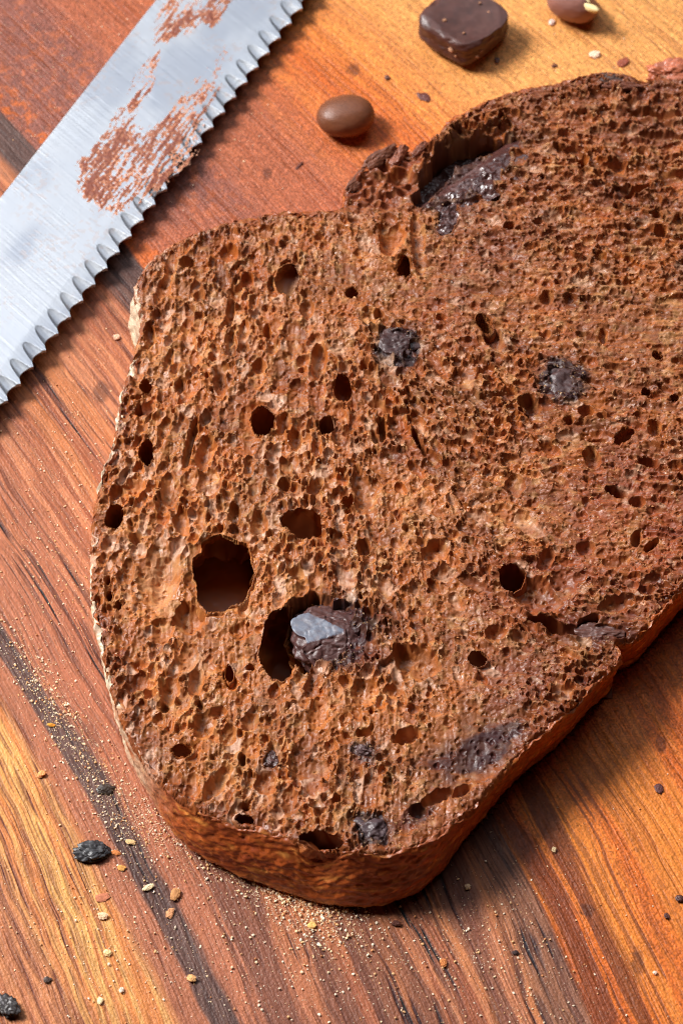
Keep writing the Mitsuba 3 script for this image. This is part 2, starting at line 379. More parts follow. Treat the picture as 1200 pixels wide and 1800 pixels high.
amber = sg(1.4 * gn(1.4, 36) + 1.0 * fib2 - 2.0)[..., None]
C = C * (1 - 0.7 * amber) + lin(196, 116, 46) * 0.7 * amber
edge = np.clip(1 - sd / 6.0 + 0.25 * gn(1.0, 37), 0, 1)[..., None]
C = C * (1 - 0.8 * edge) + lin(140, 74, 40) * 0.8 * edge


def patch(px, py, rx, ry, ang, col, k):
    """chocolate melted into the crumb, with a ragged border"""
    global C
    base_m = pxmask(px, py, rx, ry, ang, 0.6)
    m = np.clip(base_m * 4, 0, 1) * np.clip((base_m - 0.5 + 0.16 * gn(1.2, int(px + 3 * py)) + 0.10 * gn(0.4, int(px + 5 * py))) * 5 + 0.5, 0, 1)
    g = 0.5 + 0.5 * np.tanh(gn(0.5, int(px * 3 + py)) - 1.9)
    cc = lin(*col) * (1 - g[..., None]) + lin(134, 102, 98) * 0.8 * g[..., None]
    C = C * (1 - (m * k)[..., None]) + cc * (m * k)[..., None]


def tint(px, py, rx, ry, ang, col, k, soft=0.45):
    global C
    m = (pxmask(px, py, rx, ry, ang, soft) * np.clip(0.75 + 0.35 * gn(0.9, int(px * 7 + py)), 0, 1) * k)[..., None]
    C = C * (1 - m) + lin(*col) * m


CHOC, PURP = (66, 38, 32), (92, 58, 52)
tint(835, 1315, 95, 44, -28, (84, 46, 42), 0.9)
tint(760, 1330, 60, 20, -10, (110, 62, 50), 0.6)
tint(600, 1108, 86, 76, 0, (82, 44, 36), 0.85)
tint(660, 1120, 40, 70, 20, (130, 66, 48), 0.7)
tint(697, 605, 52, 44, 25, (100, 56, 46), 0.85)
tint(986, 667, 56, 46, 30, (104, 60, 50), 0.85)
tint(656, 1460, 46, 38, 15, (100, 60, 52), 0.8)
tint(480, 1337, 22, 22, 0, (96, 54, 44), 0.7)
tint(640, 1322, 38, 22, 8, (110, 66, 56), 0.8)
tint(720, 1428, 44, 30, -20, (112, 58, 46), 0.75)
tint(1050, 1105, 70, 26, 8, (96, 54, 42), 0.9)
tint(284, 1010, 30, 56, 8, (226, 186, 160), 0.6)
tint(345, 1170, 20, 34, 15, (226, 186, 160), 0.5)
tint(735, 1170, 44, 30, 25, (186, 128, 84), 0.5)
tint(930, 1200, 90, 90, -40, (146, 80, 58), 0.65)
tint(950, 1040, 120, 70, 10, (150, 78, 52), 0.55)
tint(840, 300, 110, 60, -30, (92, 52, 42), 0.85)
tint(880, 400, 120, 60, 10, (140, 84, 62), 0.5)
tint(668, 300, 90, 70, -25, (140, 74, 50), 0.85)
tint(1100, 190, 220, 60, 2, (156, 96, 70), 0.5)
tint(780, 560, 70, 40, 40, (170, 92, 60), 0.5)
tint(1000, 330, 140, 20, 8, (140, 80, 56), 0.55)
tint(1120, 920, 140, 130, 0, (170, 84, 50), 0.6)
tint(840, 470, 70, 80, 60, (140, 82, 58), 0.5)
for q in ((697, 604, 38, 34, 25, (60, 36, 36), 0.97), (986, 667, 40, 34, 30, (68, 42, 40), 0.95), (656, 1456, 36, 30, 15, (66, 46, 48), 0.92), (640, 1320, 28, 17, 8, (74, 48, 46), 0.9),
          (850, 1310, 62, 24, -32, (72, 38, 36), 0.85), (790, 1335, 40, 16, -10, (92, 52, 46), 0.7), (815, 310, 76, 44, -32, (74, 44, 42), 0.9), (602, 1108, 54, 58, 0, (64, 34, 32), 0.92), (735, 1425, 26, 16, -20, (92, 48, 42), 0.8)):
    patch(*q)
film = ndi.gaussian_filter((CELL == 1).astype(float), 0.8)[..., None] * np.clip(0.55 + 0.5 * gn(0.6, 43), 0, 1)[..., None]  # pale film tone also stands in for soft highlights on cell walls
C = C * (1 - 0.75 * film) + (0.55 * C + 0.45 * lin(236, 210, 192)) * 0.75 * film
gel = ndi.gaussian_filter((CELL == 2).astype(float), 0.8)[..., None]
C = C * (1 - 0.7 * gel) + C * np.array([0.90, 0.72, 0.45]) * 0.7 * gel
drk = ndi.gaussian_filter((CELL == 3).astype(float), 0.8)[..., None]
C = C * (1 - 0.7 * drk) + C * np.array([0.62, 0.50, 0.46]) * 0.7 * drk
C = C * np.array([0.605, 0.475, 0.335])
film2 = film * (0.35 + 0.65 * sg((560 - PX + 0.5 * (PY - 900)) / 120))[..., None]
C = C * (1 - 0.62 * film2) + lin(198, 156, 132) * 0.62 * film2  # second pale lift, strongest at lower left: highlights put into the colour
C = np.clip(C, 0.01, 0.85)

keep = (sd > -0.2)
solid = keep & (Z > 0.8)
idx = -np.ones(X.shape, int)
CAV = [  # cells that widen below their mouth: px, py, mouth radii in px, angle, widening, depth mm
    (391, 1004, 51, 66, 0, 1.45, 30.0), (462, 738, 20, 26, 0, 1.4, 24.0), (573, 748, 14, 18, 0, 1.4, 24.0), (257, 793, 13, 23, 5, 1.4, 24.0), (255, 678, 12, 13, 0, 1.3, 6.0),
    (200, 905, 16, 22, 20, 1.4, 22.0), (531, 918, 38, 25, 12, 1.25, 14.0), (900, 1012, 23, 25, 0, 1.35, 18.0), (840, 1155, 17, 14, 10, 1.4, 7.0), (562, 1476, 38, 15, 8, 1.3, 7.0),
    (493, 1128, 38, 64, 8, 1.22, 15.0), (430, 1438, 18, 10, 20, 1.4, 5.0), (1155, 622, 10, 8, 0, 1.4, 6.0), (1185, 696, 8, 6, 0, 1.4, 6.0), (1135, 686, 9, 8, 0, 1.4, 6.0),
    (192, 1045, 6, 9, 0, 1.4, 4.0), (208, 1062, 7, 9, 0, 1.4, 4.0), (710, 465, 12, 20, 0, 1.4, 6.0), (602, 680, 15, 24, -10, 1.35, 6.0), (320, 1316, 20, 12, 0, 1.35, 5.0), (1096, 765, 22, 10, -30, 1.4, 6.0),
    (618, 512, 11, 10, 0, 1.4, 5.0), (850, 566, 11, 20, -35, 1.35, 5.5), (403, 1180, 8, 16, 0, 1.4, 4.5), (610, 880, 11, 10, 0, 1.4, 5.0), (505, 488, 20, 28, 15, 1.2, 4.4)]
XX, YY = X.copy(), Y.copy()
SMO = np.clip(gn(1.1, 13), -1.8, 1.8)
CAVE = np.zeros(X.shape, bool)
LUMP = gn(0.35, 44)
for (cpx, cpy, crx, cry, cang, wid, dep) in CAV:
    M = jac(cpx, cpy, TH * MM) * 1e3
    o = P(cpx, cpy, TH * MM)[:2] * 1e3
    q_ = np.linalg.inv(M)
    ca, sa = math.cos(math.radians(cang)), math.sin(math.radians(cang))
    Rm = M @ np.array([[ca, -sa], [sa, ca]]) @ np.diag([crx, cry])
    Ri = np.linalg.inv(Rm)
    dx, dy = X - o[0], Y - o[1]
    u, w = Ri[0, 0] * dx + Ri[0, 1] * dy, Ri[1, 0] * dx + Ri[1, 1] * dy
    d0 = np.hypot(u, w)
    irr = 1 + 0.06 * SMO + 0.02 * IRR
    d = d0 * irr
    ring = (d >= 1) & (d * np.minimum(crx, cry) * 0.125 < np.minimum(crx, cry) * 0.125 + 0.26) & ~CAVE
    k_ = 1 / np.maximum(d[ring], 1)
    XX[ring] = o[0] + dx[ring] * k_
    YY[ring] = o[1] + dy[ring] * k_
    m = (d < 1) & (Z > TH - 6.0)
    phm = math.pi - math.asin(1 / wid)
    ph = np.clip(d[m], 0, 1) ** 0.8 * phm
    rr = wid * np.sin(ph) / np.maximum(d0[m] * irr[m], 1e-6)
    lump_ = 1 + (0.09 * LUMP[m] + 0.05 * SMO[m]) * np.sin(ph / phm * np.pi)
    XX[m] = o[0] + (Rm[0, 0] * u[m] + Rm[0, 1] * w[m]) * rr * lump_
    YY[m] = o[1] + (Rm[1, 0] * u[m] + Rm[1, 1] * w[m]) * rr * lump_
    hh = dep / (1 - math.cos(phm))
    Z[m] = np.maximum(TH - 0.35 - dep + hh * (1 - np.cos(ph)), 0.35)
    CAVE |= m
XX = XX + 0.07 * gn(0.3, 41)
YY = YY + 0.07 * gn(0.3, 42)
quad = solid[:-1, :-1] & solid[1:, :-1] & solid[:-1, 1:] & solid[1:, 1:]
# let the walls of through holes run down to the underside
thr = keep & (Z <= 0.8)
grow = ndi.binary_dilation(thr, iterations=1)
allk = keep
quad = (allk[:-1, :-1] & allk[1:, :-1] & allk[:-1, 1:] & allk[1:, 1:]) & (solid[:-1, :-1] | solid[1:, :-1] | solid[:-1, 1:] | solid[1:, 1:])
# beyond the frame to the right the mesh is thinned out
fine = PX < 1262
quad &= fine[:-1, :-1]
used = np.zeros(X.shape, bool)
for a in (slice(None, -1), slice(1, None)):
    for b in (slice(None, -1), slice(1, None)):
        used[a, b] |= quad
idx[used] = np.arange(used.sum())
j, i = np.nonzero(quad)
q = np.stack([idx[j, i], idx[j, i + 1], idx[j + 1, i + 1], idx[j + 1, i]], 1)
F = np.vstack([q[:, [0, 1, 2]], q[:, [0, 2, 3]]])
VT = np.stack([XX[used], YY[used], Z[used]], 1) * MM
# underside
k = 8
us = keep[::k, ::k] & ~ndi.binary_dilation(thr, iterations=5)[::k, ::k] & (sd[::k, ::k] > 0.5)
uq = us[:-1, :-1] & us[1:, :-1] & us[:-1, 1:] & us[1:, 1:]
uid = np.arange(us.size).reshape(us.shape) + len(VT)
uj, ui = np.nonzero(uq)
uf = np.stack([uid[uj, ui], uid[uj + 1, ui], uid[uj + 1, ui + 1], uid[uj, ui + 1]], 1)
VT = np.vstack([VT, np.stack([X[::k, ::k].ravel(), Y[::k, ::k].ravel(), np.full(us.size, 0.3)], 1) * MM])
F = np.vstack([F, uf[:, [0, 1, 2]], uf[:, [0, 2, 3]]])
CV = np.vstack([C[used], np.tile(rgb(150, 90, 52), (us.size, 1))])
kq = 3
cz_ = ndi.gaussian_filter(Z, 1.0)[::kq, ::kq]
ck = (sd[::kq, ::kq] > 0.3) & (PX[::kq, ::kq] > 1250)
cq = ck[:-1, :-1] & ck[1:, :-1] & ck[:-1, 1:] & ck[1:, 1:]
cid = np.arange(ck.size).reshape(ck.shape) + len(VT)
cj, ci_ = np.nonzero(cq)
cf = np.stack([cid[cj, ci_], cid[cj, ci_ + 1], cid[cj + 1, ci_ + 1], cid[cj + 1, ci_]], 1)
VT = np.vstack([VT, np.stack([X[::kq, ::kq].ravel(), Y[::kq, ::kq].ravel(), cz_.ravel()], 1) * MM])
F = np.vstack([F, cf[:, [0, 1, 2]], cf[:, [0, 2, 3]]])
CV = np.vstack([CV, C[::kq, ::kq].reshape(-1, 3)])


def crumb_rough(p, n, uv):
    return 0.24 + 0.55 * fbm(p.x * 700, p.y * 700, p.z * 700, octaves=2)


scene['crumb_mat'] = {'type': 'twosided', 'bsdf': {'type': 'principled', 'base_color': VC, 'roughness': mikit.proc(crumb_rough), 'specular': 0.42, 'flatness': 0.5, 'sheen': 0.08, 'sheen_tint': 0.8}}
labels['bread_slice'] = {'label': 'thick slice of brown chocolate bread with open holed crumb on the board', 'category': 'bread slice'}
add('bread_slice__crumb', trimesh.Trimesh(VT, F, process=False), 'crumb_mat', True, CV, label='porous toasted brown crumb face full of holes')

# ---- torn shreds and flakes of crumb standing on the cell rims
RS = np.random.default_rng(303)
js, is_ = np.nonzero((sd > 0.6) & (Z > TH - 0.9) & ~CAVE & (PX < 1262))
pick = RS.choice(len(js), 32000, replace=False)
n_ = len(pick)
cx, cy, cz = XX[js[pick], is_[pick]], YY[js[pick], is_[pick]], Z[js[pick], is_[pick]] + 0.02
L_ = 0.22 * (3.6 ** (RS.random(n_) ** 1.6))
W_ = L_ * RS.uniform(0.25, 0.8, n_)
az, el, roll = RS.uniform(0, 2 * np.pi, n_), RS.uniform(-0.2, 0.9, n_), RS.uniform(-0.9, 0.9, n_)
ax_ = np.stack([np.cos(az) * np.cos(el), np.sin(az) * np.cos(el), np.sin(el)], 1)
sx_ = np.stack([-np.sin(az), np.cos(az), 0 * az], 1)
up_ = np.cross(ax_, sx_)
sx_, up_ = sx_ * np.cos(roll)[:, None] + up_ * np.sin(roll)[:, None], up_ * np.cos(roll)[:, None] - sx_ * np.sin(roll)[:, None]
T_ = 0.05
sv = []
for (a, b, c) in ((-0.5, -0.35, -1), (-0.5, 0.35, -1), (0.05, 0.5, 1.5), (0.05, -0.5, 1.5), (0.6, 0.05, 0), (0.0, 0.0, -2.5)):
    sv.append(np.stack([cx, cy, cz], 1) + ax_ * (a * L_ * RS.uniform(0.8, 1.2, n_))[:, None] + sx_ * (b * W_ * RS.uniform(0.7, 1.3, n_))[:, None] + up_ * (c * T_))
sv = np.stack(sv, 1)
sf = np.array([[0, 3, 2], [0, 2, 1], [3, 4, 2], [0, 1, 5], [1, 2, 5], [2, 4, 5], [4, 3, 5], [3, 0, 5]])
SF = (np.arange(n_) * 6)[:, None, None] + sf[None]
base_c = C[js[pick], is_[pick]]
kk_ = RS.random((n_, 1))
sc_ = np.clip(base_c * (0.75 + 0.5 * kk_) * 0.65 + 0.42 * rgb(240, 190, 132) * kk_ ** 2 + 0.12 * base_c, 0.01, 0.85)  # pale lift paints in light coming through the thin crumb walls
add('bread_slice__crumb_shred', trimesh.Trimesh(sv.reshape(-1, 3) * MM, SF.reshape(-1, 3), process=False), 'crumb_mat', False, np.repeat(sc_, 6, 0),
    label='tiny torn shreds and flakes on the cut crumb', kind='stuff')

# ---- crust: a skin round the edge
nrm = np.roll(outline, -1, 0) - np.roll(outline, 1, 0)
tan_ = nrm / np.linalg.norm(nrm, axis=1, keepdims=True)
nrm = np.stack([-tan_[:, 1], tan_[:, 0]], 1)
if Polygon(outline).contains(__import__('shapely').geometry.Point(outline[0] + nrm[0] * 0.5)):
    nrm = -nrm
nrm = np.stack([ndi.gaussian_filter1d(nrm[:, k], 14, mode='wrap') for k in (0, 1)], 1)
nrm /= np.linalg.norm(nrm, axis=1, keepdims=True)
# outward bulge of the side, by direction it faces
facing = np.degrees(np.arctan2(nrm[:, 1], nrm[:, 0]))
bulge = np.interp(facing, [-180, -160, -145, -125, -100, -80, -60, -45, -25, 0, 60, 120, 160, 180], [-0.2, -0.6, 0.2, 3.2, 4.8, 4.6, 2.5, -0.5, -2.5, -2, 0.5, 0.3, 0.2, -0.1])
bulge = bulge + 2.2 * np.exp(-(((outline - P(240, 530, TH * MM)[:2] * 1e3) / [7.0, 11.0]) ** 2).sum(1)) * (nrm[:, 0] < 0)
bulge = ndi.gaussian_filter1d(bulge, 22, mode='wrap')
NP = 84
t = np.linspace(0, 1, NP)
pts, cols = np.zeros((NO, NP, 3)), None
A = np.arange(NO) / NO * 2 * np.pi


def ring_noise(sa, sp, seed):
    r = np.random.default_rng(seed).standard_normal((NO, NP))
    f = ndi.gaussian_filter(r, (sa, sp), mode=('wrap', 'nearest'))
    return f / f.std()


zi = ndi.map_coordinates(ndi.gaussian_filter(Z, 6), [(outline[:, 1] - nrm[:, 1] * 3 - y0) / HY, (outline[:, 0] - nrm[:, 0] * 3 - x0) / HX], order=1)
top = ndi.gaussian_filter1d(np.clip(zi + 0.2, TH - 4.5, TH + 2.2), 4, mode='wrap')
inner = 1.5 + 0.6 * ndi.gaussian_filter1d(np.random.default_rng(5).standard_normal(NO), 4, mode='wrap') * 3
lip = 0.18
for kk, s in enumerate(t):
    if s < lip:                               # from the crumb, over the rim
        a = s / lip
        off = -inner * (1 - a) ** 1.0
        z = top - 0.85 * (1 - a) ** 1.3 - 0.5 * a ** 3
    else:
        a = (s - lip) / (1 - lip)
        off = bulge * np.sin(np.clip(a * 1.15, 0, 1) * np.pi / 2) - np.maximum(0, a - 0.8) ** 2 * 40 * 0.8
        z = (top - 0.5) * (1 - a) + 0.05 * a
    pts[:, kk, :2] = outline + nrm * off[:, None] if np.ndim(off) else outline + nrm * off
    pts[:, kk, 2] = z
disp = 0.09 * ring_noise(9, 4, 51) + 0.10 * ring_noise(2.0, 1.4, 52) + 0.06 * ring_noise(1.1, 0.8, 57) + 0.10 * ring_noise(4.0, 2.2, 58) + 0.26 * ring_noise(30, 12, 53)
disp = disp + 0.34 * ring_noise(2.2, 1.2, 55) * np.clip(1.3 - t / 0.2, 0, 1)[None]
fade = np.clip(t / 0.08, 0.25, 1) * np.clip((1 - t) / 0.05, 0.2, 1)
pts[:, :, :2] += (disp * fade[None])[..., None] * nrm[:, None, :]
pts[:, :, 2] += (0.20 * ring_noise(3.0, 1.6, 54) + 0.22 * ring_noise(1.4, 1.0, 56)) * np.clip(1.4 - t / 0.2, 0, 1)
pts[:, :, 2] = np.maximum(pts[:, :, 2], 0.02)
ci = lambda *c: rgb(*c)[None, None, :]
m1 = sg(1.3 * ring_noise(14, 5, 61) + 0.9 * ring_noise(2.5, 1.6, 67))[..., None]
CC = ci(156, 70, 26) * (1 - m1) + ci(196, 98, 38) * m1
m2 = sg(2.0 * ring_noise(9, 2.0, 62) + 1.8 * ring_noise(2.5, 1.2, 68) - 3.6)[..., None]
CC = CC * (1 - m2) + ci(230, 150, 68) * m2
m3 = 0.55 * sg(2 * ring_noise(20, 5.0, 63) - 1.6)[..., None]
CC = CC * (1 - 0.8 * m3) + ci(112, 48, 22) * 0.8 * m3
low = np.clip((t - 0.80) / 0.15, 0, 1)[None, :, None] * sg(2 * ring_noise(24, 4, 64))[..., None]
CC = CC * (1 - 0.7 * low) + ci(226, 150, 72) * 0.7 * low
CC = CC * (1 + 0.14 * np.tanh(ring_noise(3.0, 1.6, 69)) + 0.16 * np.tanh(ring_noise(0.9, 0.7, 70)))[..., None]
rim = np.clip(1.4 - t / 0.2, 0, 1)[None, :, None] * (0.6 + 0.4 * np.tanh(ring_noise(3, 1.5, 66))[..., None])
CC = CC * (1 - 0.75 * rim) + ci(164, 98, 58) * 0.75 * rim
# baking flour left on the left side
fl = np.clip((np.abs(facing) - 140) / 20, 0, 1) * (outline[:, 0] < P(330, 900)[0] * 1e3)
fl = ndi.gaussian_filter1d(fl, 20, mode='wrap')[:, None] * np.clip((t[None] - 0.08) / 0.05, 0, 1) * sg(2.2 * ring_noise(9, 4, 65) + 2.2)
CC = CC * (1 - 0.9 * fl[..., None]) + ci(244, 226, 184) * 0.9 * fl[..., None]
vid = np.arange(NO * NP).reshape(NO, NP)
a, b = vid, np.roll(vid, -1, 0)
CF = np.vstack([np.stack([a[:, :-1], b[:, :-1], b[:, 1:]], -1).reshape(-1, 3), np.stack([a[:, :-1], b[:, 1:], a[:, 1:]], -1).reshape(-1, 3)])
scene['crust_mat'] = {'type': 'twosided', 'bsdf': {'type': 'principled', 'base_color': VC, 'roughness': 0.42, 'specular': 0.5}}
add('bread_slice__crust', trimesh.Trimesh(pts.reshape(-1, 3) * MM, CF, process=False), 'crust_mat', True, np.clip(CC * np.array([0.68, 0.66, 0.72]), 0.01, 0.9).reshape(-1, 3),
    label='thin dark baked crust with pale flour along its left side')


# ------------------------------------------------------------------ lumps: chocolate, crumbs
def lump(size, rot=0.0, seed=0, sub=4, rough=((0.25, 0.14), (0.08, 0.05)), flat=(), square=2.0, tilt=0.0):
    """an uneven lump in mm about the origin; rough: (length mm / size, amplitude); flat: planes (normal, distance) that shave it; square: superellipse power"""
    m = trimesh.creation.icosphere(subdivisions=sub)
    d = m.vertices.copy()
    r = (np.abs(d) ** square).sum(1) ** (-1 / square)
    for (l, amp) in rough:
        r = r * (1 + amp * 2 * (meshkit.fbm(d / (2 * l) + 13.7 * seed + 5, 2, seed) - 0.5))
    v = d * r[:, None]
    cut = np.zeros(len(v), int)
    for k, (n, h) in enumerate(flat):
        n = np.array(n, float) / np.linalg.norm(n)
        over = v @ n - h
        cut[over > 0] = k + 1
        v -= np.maximum(over, 0)[:, None] * n * 0.96
    v *= np.array(size)
    c, s = math.cos(rot), math.sin(rot)
    ct, st_ = math.cos(tilt), math.sin(tilt)
    v = v @ np.array([[1, 0, 0], [0, ct, st_], [0, -st_, ct]])
    v = v @ np.array([[c, s, 0], [-s, c, 0], [0, 0, 1]])
    return v, m.faces, cut, d


def mesh_at(v, f, at, rest=None):
    """place a lump (mm) at a point (metres); rest: drop it so that its lowest point is at this height (metres)"""
    w = v * MM + np.asarray(at)
    if rest is not None:
        w[:, 2] += rest - w[:, 2].min()
    return trimesh.Trimesh(w, f, process=False)


def choc_rough_fn(p, n, uv):
    return 0.26 + 0.42 * fbm(p.x * 350, p.y * 350, p.z * 350, octaves=3)


scene['choc_mat'] = {'type': 'principled', 'base_color': VC, 'roughness': mikit.proc(choc_rough_fn), 'specular': 0.5}
scene['choc_rough'] = {'type': 'principled', 'base_color': VC, 'roughness': 0.45, 'specular': 0.5}
scene['char_mat'] = {'type': 'principled', 'base_color': VC, 'roughness': 0.42, 'specular': 0.5}
scene['crumb_bit'] = {'type': 'principled', 'base_color': VC, 'roughness': 0.7, 'specular': 0.3}


def shade(n, col, seed, v, amp=0.25, scale=1.2):
    k = meshkit.fbm(v * scale + seed * 3.1, 3, seed)
    return np.clip(rgb(*col)[None] * (1 + amp * 2 * (k - 0.5))[:, None], 0.008, 0.9)


# chocolate in the bread
def baked_choc(name, px, py, size, top, rot, seed, col, label, flat=(), bloom=None, rough=((0.4, 0.5), (0.16, 0.25)), mat='choc_rough', tilt=0.0, grit=0.16, crk=0.0):
    v, f, cut, d = lump(size, rot, seed, 5, rough, flat, 2.2, tilt)
    nn = trimesh.Trimesh(v, f, process=False).vertex_normals
    cracks = np.abs(meshkit.fbm(v * 0.42 + 7.7 * seed, 3, seed) - 0.5) * 2
    g = grit * (1.6 * (meshkit.fbm(v * 1.1 + seed, 4, seed + 1) - 0.5) - crk * np.clip(1 - cracks / 0.14, 0, 1))
    g = g * np.where(np.isin(cut, bloom[1]), 0.45, 1.0) if bloom is not None else g
    v = v + nn * g[:, None]
    at = P(px, py, (TH - 1) * MM)
    at[2] = (top - v[:, 2].max()) * MM
    c = shade(len(v), col, seed, v, 0.5, 1.5)
    k = np.clip(meshkit.fbm(v * 1.3 + 9, 3, seed + 5) * 3.0 - 1.35, 0, 1)[:, None] * 0.55
    c = c * (1 - 0.6 * k) + rgb(112, 90, 88) * 0.6 * k     # grey fat bloom
    if bloom is not None:
        k = np.isin(cut, bloom[1])[:, None] * np.clip(0.6 + 1.2 * (meshkit.fbm(v * 1.6 + 4, 3, 9) - 0.35), 0, 1)[:, None]
        c = c * (1 - k) + rgb(*bloom[0])[None] * k
    add(name, mesh_at(v, f, at), mat, True, c, label=label)


baked_choc('bread_slice__chocolate_chunk', 600, 1108, (8.4, 10.4, 5.2), TH - 0.6, 0.2, 3, (74, 44, 40), 'broken chocolate chunk with a pale grey bloomed facet',
           flat=(((-0.22, 0.05, 1.0), 0.60), ((0.30, 0.75, 1), 0.52), ((0.70, -0.25, 1), 0.56), ((-0.2, -0.85, 1), 0.54)), bloom=((98, 104, 118), [1]), rough=((0.6, 0.55), (0.2, 0.3)), grit=0.5, crk=0.7)
baked_choc('bread_slice__chocolate_chunk_001', 697, 604, (4.8, 4.4, 2.2), TH + 0.1, -0.5, 5, (58, 34, 32), 'small dark chocolate patch near the middle of the slice')
baked_choc('bread_slice__chocolate_chunk_002', 986, 667, (5.0, 4.5, 2.2), TH + 0.1, -0.6, 6, (64, 40, 37), 'small dark chocolate patch at the right of the slice')
baked_choc('bread_slice__chocolate_chunk_003', 656, 1456, (4.0, 3.4, 2.0), TH + 0.3, 0, 7, (66, 48, 50), 'round greyish chocolate piece near the lower crust')
baked_choc('bread_slice__chocolate_chunk_004', 480, 1337, (1.7, 1.9, 1.5), TH + 0.1, 0, 8, (70, 42, 38), 'tiny round dark chocolate dot')
baked_choc('bread_slice__chocolate_chunk_005', 640, 1320, (2.4, 1.3, 1.3), TH + 0.1, -0.2, 9, (84, 60, 58), 'narrow grey brown chocolate streak')
# melted chocolate that fills the hollow under the upper crust: a wrinkled wet sheet falling away under the crust
ga, gb = np.meshgrid(np.arange(-112, 100, 1.3), np.arange(-66, 50, 1.3))
mx, my = 828 + 0.80 * ga - 0.60 * gb, 292 - 0.60 * ga - 0.80 * gb
base_xy = np.array([P(a_, b_, TH * MM)[:2] * 1e3 for a_, b_ in zip(mx.ravel(), my.ravel())])
q3 = np.c_[base_xy, np.zeros(len(base_xy))]
fall = np.clip((gb + 12) / 46, 0, 1)
fall = (fall * fall * (3 - 2 * fall)).ravel()
wr = meshkit.fbm(q3 * 0.42 + 3, 4, 61) - 0.5
wet = np.clip((ga.ravel() - 10) / 40, 0, 1)
mz = TH - 1.25 - 6.0 * fall + (2.4 - 0.9 * wet) * wr + 0.5 * (1 - wet) * (meshkit.fbm(q3 * 1.6, 3, 62) - 0.5)
mi_ = np.arange(ga.size).reshape(ga.shape)
mf = np.vstack([np.stack([mi_[:-1, :-1], mi_[1:, 1:], mi_[:-1, 1:]], -1).reshape(-1, 3), np.stack([mi_[:-1, :-1], mi_[1:, :-1], mi_[1:, 1:]], -1).reshape(-1, 3)])
mc = shade(len(q3), (70, 42, 38), 63, q3, 0.5, 0.8)
mk = (np.clip(meshkit.fbm(q3 * 1.1 + 9, 3, 64) * 3 - 1.3, 0, 1) * (1 - wet) * 0.5)[:, None]
mm_ = trimesh.Trimesh(np.c_[base_xy, mz] * MM, mf, process=False)
if mm_.face_normals[:, 2].mean() < 0:
    mm_.invert()
scene['choc_wet'] = {'type': 'twosided', 'bsdf': {'type': 'principled', 'base_color': VC, 'roughness': 0.26, 'specular': 0.55}}
add('bread_slice__chocolate_chunk_006', mm_, 'choc_wet', True, mc * (1 - mk) + rgb(120, 100, 98) * mk, label='wet melted chocolate in the hollow under the upper crust')
baked_choc('bread_slice__chocolate_chunk_007', 1058, 1106, (5.0, 2.4, 1.8), TH - 1.2, -0.1, 11, (86, 50, 40), 'smooth chocolate smear in the crack at the right edge', mat='choc_mat')


# torn flakes of crust along the upper edge
def flake(name, px, py, z, size, rot, seed, col, tilt, label):
    v, f, cut, d = lump(size, rot, seed, 4, ((0.6, 0.45), (0.2, 0.34), (0.08, 0.18)), (), 2.4, tilt)
    add(name, mesh_at(v, f, P(px, py, z * MM)), 'crust_mat', True, shade(len(v), col, seed, v, 0.45), label=label)


flake('bread_slice__crust_flake', 667, 277, 12.6, (4.4, 1.6, 0.8), 0.7, 21, (110, 64, 44), 0.5, 'dark curled flake of crust on the torn shoulder')
flake('bread_slice__crust_flake_001', 629, 318, 12.0, (4.0, 1.3, 0.8), 1.0, 22, (112, 66, 46), 0.4, 'thin curled flake at the left of the torn shoulder')
flake('bread_slice__crust_flake_002', 1074, 138, 15.0, (3.6, 1.4, 0.7), -0.15, 23, (74, 52, 46), 0.3, 'dark blistered flake at the upper right crust')
flake('bread_slice__crust_flake_003', 1095, 150, 15.3, (4.2, 1.0, 0.7), -0.12, 24, (110, 62, 44), 0.5, 'brown split flake below the blistered one')
flake('bread_slice__crust_flake_004', 1180, 128, 14.2, (5.2, 2.8, 2.2), 0.0, 25, (168, 92, 62), 0.2, 'reddish knob of crust at the upper right corner')
flake('bread_slice__crust_flake_005', 700, 275, 12.8, (3.2, 1.2, 0.9), 1.1, 26, (128, 72, 50), 0.6, 'ragged shred of crumb on the torn shoulder')
flake('bread_slice__crust_flake_006', 738, 262, 14.4, (2.6, 0.9, 0.7), 0.9, 27, (120, 66, 44), 0.4, 'ragged shred beside the dark hollow')

# ------------------------------------------------------------------ bread knife
KZ = 4.6                                     # height of the blade's upper face
E0, E1 = P(0, 722, KZ * MM)[:2] * 1e3, P(540, 2, KZ * MM)[:2] * 1e3
S0, S1 = P(0, 350, KZ * MM)[:2] * 1e3, P(275, 0, KZ * MM)[:2] * 1e3
ke = (E1 - E0) / np.linalg.norm(E1 - E0)      # along the edge, to the upper right
kn = np.array([-ke[1], ke[0]])                # towards the spine
w_at = lambda q: float((q - E0) @ kn)
u_at = lambda q: float((q - E0) @ ke)
wS = np.polyfit([u_at(S0), u_at(S1)], [w_at(S0), w_at(S1)], 1)
PITCH = np.linalg.norm(E1 - E0) / (540 / 20.7)
ZT, BT = KZ, 1.3                             # top of the blade and its thickness at the edge, mm
U = np.arange(-150, np.linalg.norm(E1 - E0) + 90, 0.16)
ul = (U / PITCH + 0.35)
uf_ = (ul - np.floor(ul) - 0.5) * 2           # -1 .. 1 inside a tooth
sarr = np.r_[np.linspace(0, 6.5, 44), np.linspace(7, 1, 0)]
we, NW = 1.65 * (1 - uf_ ** 2), 46
blade_top = np.zeros((len(U), NW + 14, 3))
wsp = wS[0] * U + wS[1]
